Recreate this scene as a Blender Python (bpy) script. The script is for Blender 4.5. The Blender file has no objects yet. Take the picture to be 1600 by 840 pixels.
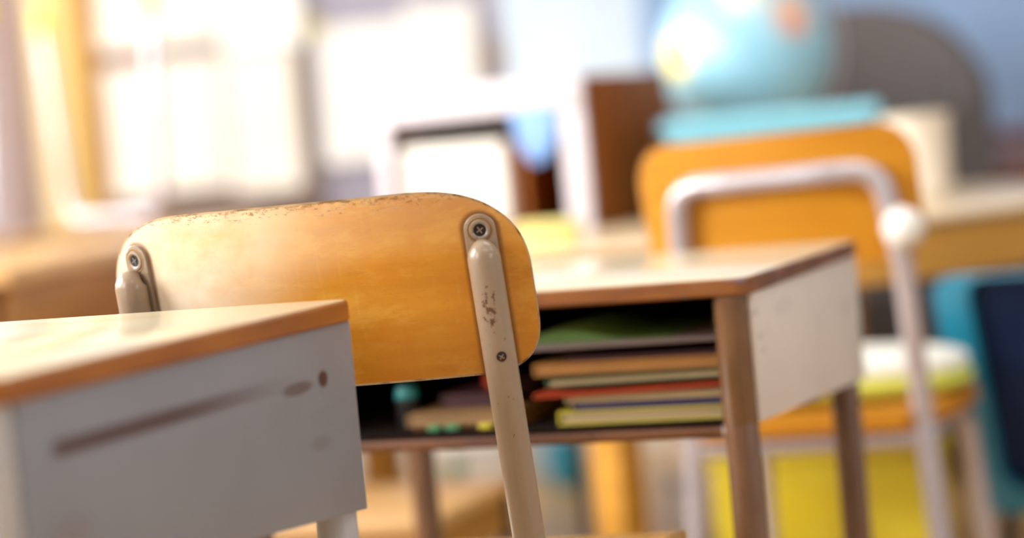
import bpy, bmesh, math, random
from mathutils import Vector, Matrix
S = bpy.context.scene
C = S.collection
random.seed(7)
PI = math.pi

# ------------------------------------------------------------------ camera
ROLL, PITCH, FPX = 0.0927, 0.056, 3692.8
cam_d = bpy.data.cameras.new('camera')
cam = bpy.data.objects.new('camera', cam_d); C.objects.link(cam)
cam_d.sensor_fit = 'HORIZONTAL'; cam_d.sensor_width = 36.0
cam_d.lens = 36.0 * FPX / 1600.0
cam_d.clip_start = 0.05
fwd = Vector((0, math.cos(PITCH), -math.sin(PITCH)))
up0 = Vector((0, math.sin(PITCH), math.cos(PITCH)))
rt0 = Vector((1, 0, 0))
rt = rt0 * math.cos(ROLL) - up0 * math.sin(ROLL)
up = rt0 * math.sin(ROLL) + up0 * math.cos(ROLL)
m = Matrix((rt, up, -fwd)).transposed().to_4x4(); m.translation = (0, 0, 0.82)
cam.matrix_world = m
cam_d.dof.use_dof = True
cam_d.dof.focus_distance = 1.96
cam_d.dof.aperture_fstop = 1.8
S.camera = cam

# ------------------------------------------------------------------ view, world, lights
S.view_settings.view_transform = 'Standard'; S.view_settings.look = 'None'
S.view_settings.gamma = 1.0; S.view_settings.use_curve_mapping = False
S.view_settings.exposure = 0.0
W = bpy.data.worlds.new('world'); S.world = W; W.use_nodes = True
wn = W.node_tree.nodes; wn['Background'].inputs[0].default_value = (0.80, 0.88, 1.0, 1); wn['Background'].inputs[1].default_value = 1.2
S.cycles.use_denoising = True
S.cycles.max_bounces = 8; S.cycles.diffuse_bounces = 4; S.cycles.glossy_bounces = 4
S.cycles.sample_clamp_indirect = 8.0; S.cycles.blur_glossy = 0.5

def area(name, loc, direction, sx, sy, power, col):
    l = bpy.data.lights.new(name, 'AREA'); l.shape = 'RECTANGLE'; l.size = sx; l.size_y = sy
    l.energy = power; l.color = col
    o = bpy.data.objects.new(name, l); C.objects.link(o); o.location = loc
    o.rotation_euler = Vector(direction).to_track_quat('-Z', 'Y').to_euler()
    return o
XL, XR, YB, YF, ZC = -2.2, 3.4, 6.0, -2.4, 2.9
# daylight coming in through the windows of the left wall
sun_d = bpy.data.lights.new('sun', 'SUN'); sun_d.energy = 1.9; sun_d.angle = math.radians(2.0); sun_d.color = (1.0, 0.90, 0.74)
sun = bpy.data.objects.new('sun', sun_d); C.objects.link(sun)
sun.rotation_euler = Vector((1.0, 0.15, -0.65)).to_track_quat('-Z', 'Y').to_euler()
for i, (yc, pw) in enumerate([(0.1, 60), (2.0, 115), (3.7, 56), (5.15, 50)]):
    area('window_and_fill_light', (XL + (0.02 if i < 2 else -0.03), yc, 1.62), (1, 0, -0.12), 1.20, 1.5, pw, (1.0, 0.98, 0.96))  # first two lamps sit on the room side of the added blinds
# cool fill lamp added at the right to brighten the desk side panels
area('window_and_fill_light', (XR - 0.02, -0.4, 1.62), (-1, 0.35, -0.2), 1.7, 1.4, 42, (0.86, 0.93, 1.0))
# unseen fill lamps added below the ceiling, without fittings
for (x, y) in [(0.9, 0.1), (0.9, 2.6), (0.9, 4.9), (2.4, 1.6)]:
    area('ceiling_fill_light', (x, y, ZC - 0.10), (0, 0, -1), 1.2, 0.55, 13, (1.0, 0.96, 0.92))

# ------------------------------------------------------------------ materials
def mat(name, col, rough=0.5, metal=0.0, var=0.0, scale=8.0, stretch=(1, 1, 1), col2=None, bump=0.0, spec=0.5, coat=0.0, detail=5.0, ramp=(0.35, 0.65)):
    M = bpy.data.materials.new(name); M.use_nodes = True
    nt = M.node_tree; b = nt.nodes['Principled BSDF']
    b.inputs['Roughness'].default_value = rough; b.inputs['Metallic'].default_value = metal
    b.inputs['Specular IOR Level'].default_value = spec; b.inputs['Coat Weight'].default_value = coat
    b.inputs['Coat Roughness'].default_value = 0.25
    tc = nt.nodes.new('ShaderNodeTexCoord'); mp = nt.nodes.new('ShaderNodeMapping')
    mp.inputs['Scale'].default_value = stretch
    nt.links.new(tc.outputs['Object'], mp.inputs['Vector'])
    nz = nt.nodes.new('ShaderNodeTexNoise'); nz.inputs['Scale'].default_value = scale; nz.inputs['Detail'].default_value = detail
    nt.links.new(mp.outputs[0], nz.inputs['Vector'])
    cr = nt.nodes.new('ShaderNodeValToRGB')
    c2 = col2 if col2 else tuple(c * (1 - var) for c in col)
    cr.color_ramp.elements[0].position = ramp[0]; cr.color_ramp.elements[1].position = ramp[1]
    cr.color_ramp.elements[0].color = (*c2, 1); cr.color_ramp.elements[1].color = (*col, 1)
    nt.links.new(nz.outputs['Fac'], cr.inputs['Fac'])
    nt.links.new(cr.outputs['Color'], b.inputs['Base Color'])
    if bump:
        bp = nt.nodes.new('ShaderNodeBump'); bp.inputs['Strength'].default_value = bump; bp.inputs['Distance'].default_value = 0.002
        nt.links.new(nz.outputs['Fac'], bp.inputs['Height']); nt.links.new(bp.outputs[0], b.inputs['Normal'])
    M['bsdf'] = b.name
    return M

class NT:                                   # small helper to write node maths
    def __init__(s, M):
        s.M = M; s.nt = M.node_tree; s.b = s.nt.nodes['Principled BSDF']
        s.base = s.b.inputs['Base Color'].links[0].from_socket if s.b.inputs['Base Color'].links else None
        s.tc = s.nt.nodes.new('ShaderNodeTexCoord')
    def sep(s):
        n = s.nt.nodes.new('ShaderNodeSeparateXYZ'); s.nt.links.new(s.tc.outputs['Object'], n.inputs[0]); return n.outputs
    def math(s, op, a, b=0.0, clamp=False):
        n = s.nt.nodes.new('ShaderNodeMath'); n.operation = op; n.use_clamp = clamp
        for i, v in enumerate((a, b)):
            if hasattr(v, 'links'): s.nt.links.new(v, n.inputs[i])
            else: n.inputs[i].default_value = v
        return n.outputs[0]
    def rng(s, v, a, b, c=0.0, d=1.0):
        n = s.nt.nodes.new('ShaderNodeMapRange'); n.interpolation_type = 'SMOOTHSTEP'
        s.nt.links.new(v, n.inputs[0])
        for i, q in enumerate((a, b, c, d)): n.inputs[i + 1].default_value = q
        return n.outputs[0]
    def noise(s, scale, stretch=(1, 1, 1), detail=4.0, rough=0.55, loc=(0, 0, 0)):
        mp = s.nt.nodes.new('ShaderNodeMapping'); mp.inputs['Scale'].default_value = stretch; mp.inputs['Location'].default_value = loc
        s.nt.links.new(s.tc.outputs['Object'], mp.inputs['Vector'])
        n = s.nt.nodes.new('ShaderNodeTexNoise'); n.inputs['Scale'].default_value = scale
        n.inputs['Detail'].default_value = detail; n.inputs['Roughness'].default_value = rough
        s.nt.links.new(mp.outputs[0], n.inputs['Vector']); return n.outputs['Fac']
    def over(s, fac, col):                  # lay a colour over what is there
        n = s.nt.nodes.new('ShaderNodeMix'); n.data_type = 'RGBA'
        s.nt.links.new(fac, n.inputs['Factor']); s.nt.links.new(s.base, n.inputs[6]); n.inputs[7].default_value = (*col, 1)
        s.base = n.outputs[2]; s.nt.links.new(s.base, s.b.inputs['Base Color'])
    def rough(s, v): s.nt.links.new(v, s.b.inputs['Roughness'])

WOOD = dict(stretch=(1.2, 8, 14), detail=8.0)
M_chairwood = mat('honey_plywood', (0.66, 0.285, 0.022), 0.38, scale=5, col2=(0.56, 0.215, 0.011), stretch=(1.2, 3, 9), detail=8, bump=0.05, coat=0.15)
n = NT(M_chairwood); X_, Y_, Z_ = n.sep()
g = n.noise(60, (0.25, 1, 5), 6, 0.7); n.over(n.math('MULTIPLY', n.rng(g, 0.56, 0.72), 0.35), (0.42, 0.13, 0.012))
g = n.noise(26, (0.5, 1, 1.4), 7, 0.7, (3, 1, 2)); n.over(n.math('MULTIPLY', n.rng(g, 0.47, 0.62), 0.42), (0.76, 0.40, 0.07))
g = n.noise(14, (1.5, 1, 0.8), 6, 0.7, (5, 1, 8)); n.over(n.math('MULTIPLY', n.rng(g, 0.48, 0.64), 0.30), (0.60, 0.19, 0.010))
g = n.noise(320, (0.35, 1, 1.2), 4, 0.7, (1, 1, 1)); n.over(n.math('MULTIPLY', n.rng(g, 0.55, 0.70), 0.22), (0.38, 0.12, 0.012))
# pale left end, window sheen painted in with rubbing, and vertical scuffs
g = n.noise(9, (0.8, 1, 1.0), 6, 0.65, (1, 5, 0))
lf = n.math('ADD', n.rng(X_, 0.07, -0.19), n.math('MULTIPLY', n.rng(Z_, 0.64, 0.76), 0.45))
lf = n.math('SUBTRACT', lf, 0.34, True)
n.over(n.math('MULTIPLY', n.math('MULTIPLY', lf, 1.6, True), n.rng(g, 0.05, 0.62), True), (0.74, 0.64, 0.48))
g = n.noise(40, (4.0, 1, 0.35), 5, 0.6, (7, 0, 0)); n.over(n.math('MULTIPLY', n.rng(g, 0.56, 0.74), 0.13), (0.80, 0.48, 0.12))
# chipped dark specks along the top edge
g = n.noise(230, (0.5, 1, 1.3), 5, 0.75, (2, 2, 2)); top = n.rng(Z_, 0.758, 0.7795)
n.over(n.math('MULTIPLY', n.rng(n.math('ADD', g, n.math('MULTIPLY', top, 0.25)), 0.70, 0.80), 0.8), (0.20, 0.09, 0.025))
g = n.noise(90, (0.5, 1, 2), 5, 0.7, (9, 2, 2)); n.over(n.math('MULTIPLY', n.math('MULTIPLY', top, n.rng(g, 0.45, 0.6)), 0.5), (0.70, 0.48, 0.26))

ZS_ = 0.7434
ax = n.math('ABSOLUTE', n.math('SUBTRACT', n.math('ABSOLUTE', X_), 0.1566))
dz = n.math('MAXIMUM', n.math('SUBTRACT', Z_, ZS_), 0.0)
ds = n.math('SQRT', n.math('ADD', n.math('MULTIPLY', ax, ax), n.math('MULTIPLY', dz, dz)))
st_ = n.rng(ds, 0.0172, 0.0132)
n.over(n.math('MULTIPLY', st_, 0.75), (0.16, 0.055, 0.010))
M_plyedge = mat('plywood_edge', (0.46, 0.32, 0.17), 0.7, spec=0.2, scale=30, col2=(0.20, 0.11, 0.045), stretch=(0.6, 8, 2), detail=6, ramp=(0.38, 0.52))
M_post = mat('taupe_paint', (0.34, 0.255, 0.18), 0.30, scale=14, col2=(0.28, 0.195, 0.125), stretch=(1, 1, 0.4), coat=0.25)
n = NT(M_post); X_, Y_, Z_ = n.sep()
g = n.noise(230, (1, 1, 0.7), 6, 0.7)
band = n.math('MULTIPLY', n.math('MULTIPLY', n.rng(Z_, 0.650, 0.672), n.rng(Z_, 0.705, 0.685)), n.rng(n.math('ABSOLUTE', n.math('SUBTRACT', X_, 0.164)), 0.0085, 0.0035))
n.over(n.math('MULTIPLY', n.rng(n.math('ADD', g, n.math('MULTIPLY', band, 0.17)), 0.655, 0.69), 0.95), (0.11, 0.04, 0.02))
g = n.noise(60, (1, 1, 0.5), 5, 0.6, (4, 4, 4)); n.over(n.math('MULTIPLY', n.rng(g, 0.60, 0.72), 0.3), (0.33, 0.20, 0.12))
M_chair2wood = mat('orange_plywood', (0.66, 0.285, 0.014), 0.40, scale=5, col2=(0.58, 0.23, 0.010), stretch=(1.2, 3, 9), detail=6, coat=0.1)
M_seatwood = mat('seat_plywood', (0.56, 0.34, 0.13), 0.25, scale=5, col2=(0.44, 0.24, 0.07), stretch=(6, 1, 3), detail=6)
M_chrome = mat('pale_metal', (0.57, 0.54, 0.60), 0.26, metal=0.35, scale=12, col2=(0.54, 0.48, 0.50), coat=0.3)
M_screw = mat('dark_screw', (0.06, 0.035, 0.03), 0.35, metal=0.6, scale=300, col2=(0.015, 0.01, 0.01))
M_hole = mat('screw_recess', (0.004, 0.003, 0.003), 0.6)
M_slot = mat('screw_slot', (0.35, 0.30, 0.28), 0.3, metal=0.8)
M_lam = mat('desktop_laminate', (0.88, 0.80, 0.60), 0.15, scale=4, col2=(0.84, 0.72, 0.48), stretch=(1, 7, 7), detail=7, spec=1.0)
M_edge = mat('worn_wood_edge', (0.24, 0.082, 0.014), 0.45, scale=9, col2=(0.12, 0.036, 0.008), stretch=(1.2, 1.2, 5), detail=7, coat=0.2)
n = NT(M_edge); g = n.noise(22, (1, 1, 1.2), 5, 0.65, (1, 2, 3)); n.over(n.math('MULTIPLY', n.rng(g, 0.52, 0.64), 0.7), (0.17, 0.13, 0.17))
M_edge1 = mat('orange_wood_edge', (0.38, 0.130, 0.016), 0.45, scale=9, col2=(0.27, 0.085, 0.010), stretch=(1.2, 1.2, 5), detail=6, coat=0.1)
def panel_mat(name, col, col2):
    M = mat(name, col, 0.5, scale=7, col2=col2, detail=6, ramp=(0.3, 0.7)); return M
M_panel2 = panel_mat('cream_enamel', (0.74, 0.675, 0.63), (0.66, 0.595, 0.55))
n = NT(M_panel2); X_, Y_, Z_ = n.sep()
g = n.noise(30, (1, 1, 1), 5, 0.6, (2, 0, 0)); n.over(n.math('MULTIPLY', n.rng(g, 0.60, 0.70), 0.35), (0.35, 0.29, 0.26))
def blob(n, y0, z0, ry, rz):
    X_, Y_, Z_ = n.sep()
    a = n.math('DIVIDE', n.math('SUBTRACT', Y_, y0), ry); b = n.math('DIVIDE', n.math('SUBTRACT', Z_, z0), rz)
    r = n.math('ADD', n.math('MULTIPLY', a, a), n.math('MULTIPLY', b, b)); return n.rng(r, 1.0, 0.3)
for (y0, z0, ry, rz) in [(-0.205, 0.608, 0.012, 0.005), (-0.198, 0.594, 0.014, 0.0025), (-0.215, 0.632, 0.012, 0.006), (0.17, 0.60, 0.05, 0.014), (-0.11, 0.628, 0.05, 0.012)]:
    n.over(n.math('MULTIPLY', blob(n, y0, z0, ry, rz), 0.28 if ry < 0.03 else 0.14), (0.25, 0.21, 0.20))
M_panel1 = panel_mat('grey_enamel', (0.255, 0.266, 0.305), (0.222, 0.23, 0.262))
n = NT(M_panel1)
X_, Y_, Z_ = n.sep()
line = n.math('MULTIPLY', n.rng(n.math('ABSOLUTE', n.math('SUBTRACT', Z_, 0.652)), 0.0075, 0.0035), n.math('MULTIPLY', n.rng(Y_, -0.200, -0.185), n.rng(Y_, 0.16, -0.06)))
n.over(n.math('MULTIPLY', line, 0.95), (0.085, 0.045, 0.045))
n.over(n.math('MULTIPLY', blob(n, 0.140, 0.646, 0.030, 0.006), 0.75), (0.10, 0.06, 0.06))
n.over(n.math('MULTIPLY', blob(n, 0.183, 0.648, 0.010, 0.008), 1.0), (0.06, 0.03, 0.03))
n.over(n.math('MULTIPLY', blob(n, 0.17, 0.60, 0.02, 0.007), 0.3), (0.12, 0.10, 0.10))
n.over(n.math('MULTIPLY', blob(n, -0.18, 0.60, 0.03, 0.012), 0.3), (0.2, 0.15, 0.15))
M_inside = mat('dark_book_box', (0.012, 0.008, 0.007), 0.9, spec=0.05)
M_leg2 = mat('brown_enamel_leg', (0.18, 0.088, 0.040), 0.24, scale=40, col2=(0.13, 0.060, 0.026), stretch=(1, 1, 0.4), coat=0.7)
n = NT(M_leg2); g = n.noise(110, (1, 1, 0.8), 5, 0.65); n.over(n.rng(g, 0.68, 0.72), (0.06, 0.02, 0.01))
M_leg1 = mat('grey_enamel_leg', (0.50, 0.50, 0.53), 0.30, scale=20, var=0.1, coat=0.3)
M_bar = mat('brown_bar', (0.17, 0.066, 0.026), 0.45, scale=25, col2=(0.10, 0.036, 0.014), stretch=(0.5, 1, 1))
n = NT(M_bar); g = n.noise(60, (1, 1, 1), 4); n.over(n.rng(g, 0.66, 0.70), (0.05, 0.02, 0.01))
M_white = mat('white_paper', (0.86, 0.84, 0.80), 0.7, scale=3, var=0.03)
M_cream = mat('cream_paper', (0.86, 0.80, 0.70), 0.7, scale=3, var=0.03)
M_lavpaint = mat('lavender_white_paint', (0.66, 0.62, 0.68), 0.5, scale=4, var=0.04)
M_cork = mat('brown_pinboard', (0.27, 0.20, 0.16), 0.9, scale=120, var=0.25)
M_wall = mat('lavender_wall', (0.37, 0.345, 0.42), 0.85, scale=4, var=0.05)
M_wallw = mat('grey_white_wall', (0.40, 0.40, 0.41), 0.85, scale=4, var=0.05)
M_ceil = mat('white_ceiling', (0.62, 0.62, 0.61), 0.9, scale=5, var=0.04)
M_blue = mat('blue_board', (0.28, 0.42, 0.66), 0.8, scale=3, var=0.12)
M_lblue = mat('pale_blue_paper', (0.68, 0.80, 0.92), 0.7, scale=3, var=0.08)
M_dkwood = mat('dark_brown_wood', (0.075, 0.018, 0.008), 0.5, scale=5, stretch=(6, 6, 1), var=0.4, detail=6)
M_brown = mat('red_brown_wood', (0.27, 0.072, 0.005), 0.6, spec=0.15, scale=5, stretch=(6, 6, 1), var=0.35, detail=6)
M_post_y = mat('yellow_wood_trim', (0.80, 0.56, 0.20), 0.5, scale=4, stretch=(6, 6, 0.6), var=0.12)
M_post_o = mat('orange_wood_trim', (0.55, 0.27, 0.04), 0.5, scale=4, stretch=(6, 6, 0.6), var=0.2)
M_tablewood = mat('table_wood', (0.66, 0.40, 0.17), 0.30, scale=4, stretch=(1, 6, 6), var=0.3, detail=6, coat=0.2)
M_apron = mat('table_apron_wood', (0.40, 0.185, 0.045), 0.45, scale=4, stretch=(1, 1, 7), var=0.25, detail=6)
M_roundtop = mat('cream_table_top', (0.72, 0.56, 0.36), 0.28, scale=4, stretch=(1, 6, 1), var=0.15, detail=6, coat=0.2)
M_roundapron = mat('orange_table_apron', (0.70, 0.345, 0.050), 0.42, scale=4, stretch=(1, 1, 7), var=0.2, detail=6)
M_floor = mat('floor_plank', (0.60, 0.38, 0.16), 0.28, scale=3, stretch=(1, 6, 1), var=0.3, detail=7, coat=0.1)
M_teal = mat('teal_plastic', (0.012, 0.24, 0.40), 0.30, scale=3, var=0.1, coat=0.3)
M_tealshade = mat('shaded_teal_plastic', (0.006, 0.018, 0.065), 0.5, spec=0.2, scale=3, var=0.1)  # teal plastic darkened: shade on the backrest is put into the colour
M_black = mat('black_metal', (0.012, 0.010, 0.010), 0.4, scale=3)
M_yellow = mat('yellow_plastic', (0.78, 0.66, 0.050), 0.35, scale=6, col2=(0.70, 0.54, 0.02), coat=0.2)
M_card = mat('pale_yellow_card', (0.80, 0.72, 0.26), 0.6, scale=6, var=0.08)
M_lime = mat('lime_cloth', (0.66, 0.72, 0.10), 0.8, scale=20, var=0.1)
M_whitecl = mat('white_cloth', (0.88, 0.90, 0.84), 0.8, scale=20, var=0.05)
M_tub = mat('sky_blue_plastic', (0.26, 0.66, 0.84), 0.30, scale=3, var=0.06, coat=0.3)
M_grey = mat('charcoal_fabric', (0.095, 0.082, 0.08), 0.9, scale=60, var=0.2)
M_creamcup = mat('cream_ceramic', (0.80, 0.72, 0.60), 0.35, scale=5, var=0.1, coat=0.3)
M_green = mat('green_card', (0.10, 0.22, 0.05), 0.6, scale=10, var=0.25)
M_traygrey = mat('grey_tray', (0.21, 0.17, 0.17), 0.5, scale=10, var=0.1)
M_orangecov = mat('orange_brown_cover', (0.36, 0.16, 0.035), 0.5, scale=10, var=0.15)
M_pages = mat('book_pages', (0.48, 0.35, 0.18), 0.75, scale=90, stretch=(0.05, 0.05, 6), var=0.35)
M_red = mat('red_cover', (0.44, 0.050, 0.010), 0.45, scale=10, var=0.15)
M_dgreen = mat('dark_green_cover', (0.02, 0.07, 0.03), 0.5, scale=10, var=0.1)
M_navycov = mat('navy_cover', (0.03, 0.025, 0.12), 0.5, scale=10, var=0.1)
M_yelcov = mat('yellow_cover', (0.60, 0.50, 0.04), 0.45, scale=10, var=0.12)
M_tan = mat('tan_cover', (0.32, 0.18, 0.07), 0.6, scale=14, var=0.2)
M_tealsm = mat('teal_lid', (0.02, 0.22, 0.22), 0.4)
M_plum = mat('plum_cover', (0.055, 0.013, 0.018), 0.5)
M_rub = mat('black_rubber', (0.02, 0.02, 0.02), 0.7)
M_mint = mat('mint_eraser', (0.06, 0.22, 0.09), 0.6)
M_ballblue = mat('light_blue_cloth', (0.25, 0.45, 0.85), 0.8, scale=12, var=0.2)
M_glintblue = mat('glint_blue', (0.08, 0.28, 0.55), 0.4)
M_cyan = mat('cyan_bag', (0.05, 0.40, 0.62), 0.6, scale=8, var=0.2)

# globe: pale oceans, a yellow and an orange land mass
M_globe = mat('globe_print', (0.34, 0.66, 0.82), 0.25, scale=3, var=0.06, coat=0.5)
n = NT(M_globe)
def gblob(ctr, r0, r1, col, wob=0.5):
    vm = n.nt.nodes.new('ShaderNodeVectorMath'); vm.operation = 'DISTANCE'
    n.nt.links.new(n.tc.outputs['Object'], vm.inputs[0]); vm.inputs[1].default_value = ctr
    d = n.math('ADD', vm.outputs['Value'], n.math('MULTIPLY', n.math('SUBTRACT', n.noise(14, (1, 1, 1), 4), 0.5), 0.16 * wob))
    n.over(n.rng(d, r1, r0), col)
gblob((0.055, -0.135, 0.085), 0.030, 0.060, (0.84, 0.56, 0.42))
gblob((0.060, -0.145, 0.060), 0.012, 0.038, (0.78, 0.36, 0.28), 0.3)
gblob((-0.135, -0.08, -0.045), 0.030, 0.055, (0.86, 0.70, 0.16))
gblob((-0.05, -0.13, 0.12), 0.03, 0.08, (0.86, 0.80, 0.66))

# ------------------------------------------------------------------ mesh helpers
def obj(name, bm, M, parent=None, smooth=True, kind=None):
    bmesh.ops.recalc_face_normals(bm, faces=bm.faces[:])
    me = bpy.data.meshes.new(name); bm.to_mesh(me); bm.free()
    if M: me.materials.append(M)
    if smooth:
        for p in me.polygons: p.use_smooth = True
        try: me.set_sharp_from_angle(angle=math.radians(38))
        except Exception: pass
    o = bpy.data.objects.new(name, me); C.objects.link(o)
    if parent: o.parent = parent
    if kind: o['kind'] = kind
    return o
def thing(name, label, cat, loc=(0, 0, 0), rz=0.0, group=None, ry=0.0):
    o = bpy.data.objects.new(name, None); C.objects.link(o); o.empty_display_size = 0.05
    o.location = loc; o.rotation_euler = (0, ry, rz); o['label'] = label; o['category'] = cat
    if group: o['group'] = group
    return o
def tag(o, label, cat, group=None, loc=None, rz=None):
    o['label'] = label; o['category'] = cat
    if group: o['group'] = group
    if loc is not None: o.location = loc
    if rz is not None: o.rotation_euler = (0, 0, rz)
    return o
def NB(): return bmesh.new()
def box(bm, c, s, bev=0.0, seg=2, rot=None):
    r = bmesh.ops.create_cube(bm, size=1.0); v = r['verts']
    bmesh.ops.scale(bm, vec=s, verts=v)
    if bev:
        e = list({e for q in v for e in q.link_edges})
        rr = bmesh.ops.bevel(bm, geom=e, offset=bev, segments=seg, affect='EDGES', profile=0.5)
        v = list({q for f in rr['faces'] for q in f.verts} | {q for q in v if q.is_valid})
    if rot is not None: bmesh.ops.rotate(bm, cent=(0, 0, 0), matrix=rot, verts=v)
    bmesh.ops.translate(bm, vec=c, verts=v)
    return bm
def B(c, s, bev=0.0, seg=2, rot=None): return box(NB(), c, s, bev, seg, rot)
def fillet(pts, r, nseg=8):
    P = [Vector(p) for p in pts]; out = [P[0]]
    for i in range(1, len(P) - 1):
        rr = r[i] if isinstance(r, (list, tuple)) else r
        a = (P[i - 1] - P[i]); b = (P[i + 1] - P[i])
        ang = a.angle(b)
        if rr <= 0 or abs(ang - PI) < 1e-3: out.append(P[i]); continue
        t = min(rr / math.tan(ang / 2), a.length * .48, b.length * .48)
        A = P[i] + a.normalized() * t; Bp = P[i] + b.normalized() * t
        for k in range(nseg + 1):
            u = k / nseg
            out.append(A * (1 - u) ** 2 + P[i] * 2 * u * (1 - u) + Bp * u * u)
    out.append(P[-1]); return out
def tube(bm, pts, r, seg=16, radii=None, flat=None):
    P = [Vector(p) for p in pts]; nP = len(P)
    T = [(P[min(i + 1, nP - 1)] - P[max(i - 1, 0)]).normalized() for i in range(nP)]
    ref = Vector((1, 0, 0)) if abs(T[0].x) < 0.8 else Vector((0, 1, 0))
    N = (ref - T[0] * ref.dot(T[0])).normalized(); rings = []
    for i in range(nP):
        N = (N - T[i] * N.dot(T[i])).normalized(); Bn = T[i].cross(N)
        rr = radii[i] if radii else r
        rings.append([bm.verts.new(P[i] + (N * math.cos(2 * PI * k / seg) + Bn * math.sin(2 * PI * k / seg)) * rr) for k in range(seg)])
    for i in range(nP - 1):
        for k in range(seg):
            bm.faces.new((rings[i][k], rings[i][(k + 1) % seg], rings[i + 1][(k + 1) % seg], rings[i + 1][k]))
    bm.faces.new(rings[0][::-1]); bm.faces.new(rings[-1]); return bm
def lathe(bm, prof, seg=32, c=(0, 0, 0), mtx=None):
    rings = []; nv = []
    for (r, z) in prof:
        if r < 1e-6: ring = [bm.verts.new((0, 0, z))]
        else: ring = [bm.verts.new((r * math.cos(2 * PI * k / seg), r * math.sin(2 * PI * k / seg), z)) for k in range(seg)]
        rings.append(ring); nv += ring
    for a, b in zip(rings, rings[1:]):
        for k in range(seg):
            k2 = (k + 1) % seg
            if len(a) == 1 and len(b) == 1: continue
            if len(a) == 1: bm.faces.new((a[0], b[k2], b[k]))
            elif len(b) == 1: bm.faces.new((a[k], a[k2], b[0]))
            else: bm.faces.new((a[k], a[k2], b[k2], b[k]))
    if mtx is not None: bmesh.ops.transform(bm, matrix=mtx, verts=nv)
    bmesh.ops.translate(bm, vec=c, verts=nv); return bm
def prism(bm, outline, axis, a0, a1, bev=0.0):   # outline of 2D points, extruded along axis
    def mk(p, a):
        if axis == 'x': return (a, p[0], p[1])
        if axis == 'y': return (p[0], a, p[1])
        return (p[0], p[1], a)
    v0 = [bm.verts.new(mk(p, a0)) for p in outline]; v1 = [bm.verts.new(mk(p, a1)) for p in outline]
    k = len(outline); fs = [bm.faces.new(v0), bm.faces.new(v1[::-1])]
    for i in range(k): fs.append(bm.faces.new((v0[i], v0[(i + 1) % k], v1[(i + 1) % k], v1[i])))
    if bev:
        e = [q for q in fs[0].edges] + [q for q in fs[1].edges]
        bmesh.ops.bevel(bm, geom=list(set(e)), offset=bev, segments=2, affect='EDGES', profile=0.5)
    return bm
def rrect(w, d, r, n=6, cx=0, cy=0):
    out = []
    for (sx, sy, a0) in [(1, 1, 0), (-1, 1, PI / 2), (-1, -1, PI), (1, -1, 1.5 * PI)]:
        for k in range(n + 1):
            a = a0 + k / n * PI / 2
            out.append((cx + sx * (w / 2 - r) + r * math.cos(a), cy + sy * (d / 2 - r) + r * math.sin(a)))
    return out

# ------------------------------------------------------------------ the room
def struct(name, bm, M, smooth=False):
    o = obj(name, bm, M, None, smooth); o['kind'] = 'structure'; return o
sub = struct('floor', B(((XL + XR) / 2, (YB + YF) / 2, -0.035), (XR - XL, YB - YF, 0.05)), M_floor)
pw, rows = 0.14, int((XR - XL) / 0.14) + 1
nplank = 0
plank_me = {}
for i in range(rows):                       # floorboards running to the back wall
    x0 = XL + i * pw; y = YF - random.uniform(0, 1.2)
    while y < YB:
        L = 1.4; a, b = max(y, YF), min(y + L, YB)
        if b - a > 0.05 and b > 3.0 and -1.6 < x0 < 1.9:
            key = round(b - a, 2)
            if key not in plank_me:
                o = obj('plank', B((0, 0, 0), (pw - 0.003, key - 0.003, 0.010), 0.0012, 1), M_floor, sub, False); plank_me[key] = o.data
            else:
                o = bpy.data.objects.new('plank', plank_me[key]); C.objects.link(o); o.parent = sub
            o.location = (x0 + pw / 2, (a + b) / 2, -0.005)
            nplank += 1
        y += L
struct('ceiling', B(((XL + XR) / 2, (YB + YF) / 2, ZC + 0.05), (XR - XL, YB - YF, 0.1)), M_ceil)
struct('wall_back', B(((XL + XR) / 2, YB + 0.06, ZC / 2 - 0.03), (XR - XL + 0.4, 0.12, ZC + 0.06)), M_wall)
bm = NB()
box(bm, (XR + 0.06, (YF - 1.3) / 2, ZC / 2 - 0.03), (0.12, -1.3 - YF, ZC + 0.06)); box(bm, (XR + 0.06, (YB + 0.5) / 2, ZC / 2 - 0.03), (0.12, YB - 0.5, ZC + 0.06))
box(bm, (XR + 0.06, -0.4, 0.42), (0.12, 1.8, 0.90)); box(bm, (XR + 0.06, -0.4, 2.64), (0.12, 1.8, 0.58))
struct('wall_right', bm, M_wallw)
bm = NB()
for y in (-1.275, -0.4, 0.475): box(bm, (XR + 0.085, y, 1.61), (0.05, 0.05, 1.48))
for z in (0.895, 1.61, 2.325): box(bm, (XR + 0.085, -0.4, z), (0.05, 1.8, 0.05))
added_win = struct('window_5', bm, M_post_y)  # unseen window added around the right-hand fill lamp
struct('wall_front', B(((XL + XR) / 2, YF - 0.06, ZC / 2 - 0.03), (XR - XL + 0.4, 0.12, ZC + 0.06)), M_wallw)
bm = NB()
win = [(-0.55, 0.75), (1.35, 2.65), (2.85, 4.45), (4.52, 5.78)]
yy = YF
for (a, b) in win:
    box(bm, (XL - 0.06, (yy + a) / 2, ZC / 2 - 0.03), (0.12, a - yy, ZC + 0.06)); yy = b
    box(bm, (XL - 0.06, (a + b) / 2, 0.40), (0.12, b - a, 0.86)); box(bm, (XL - 0.06, (a + b) / 2, 2.855), (0.12, b - a, 0.15))
box(bm, (XL - 0.06, (yy + YB) / 2, ZC / 2 - 0.03), (0.12, YB - yy, ZC + 0.06))
struct('wall_left', bm, M_wallw)
struct('baseboard_back', B(((XL + XR) / 2, YB - 0.012, 0.05), (XR - XL, 0.02, 0.098), 0.003), M_white)
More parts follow.
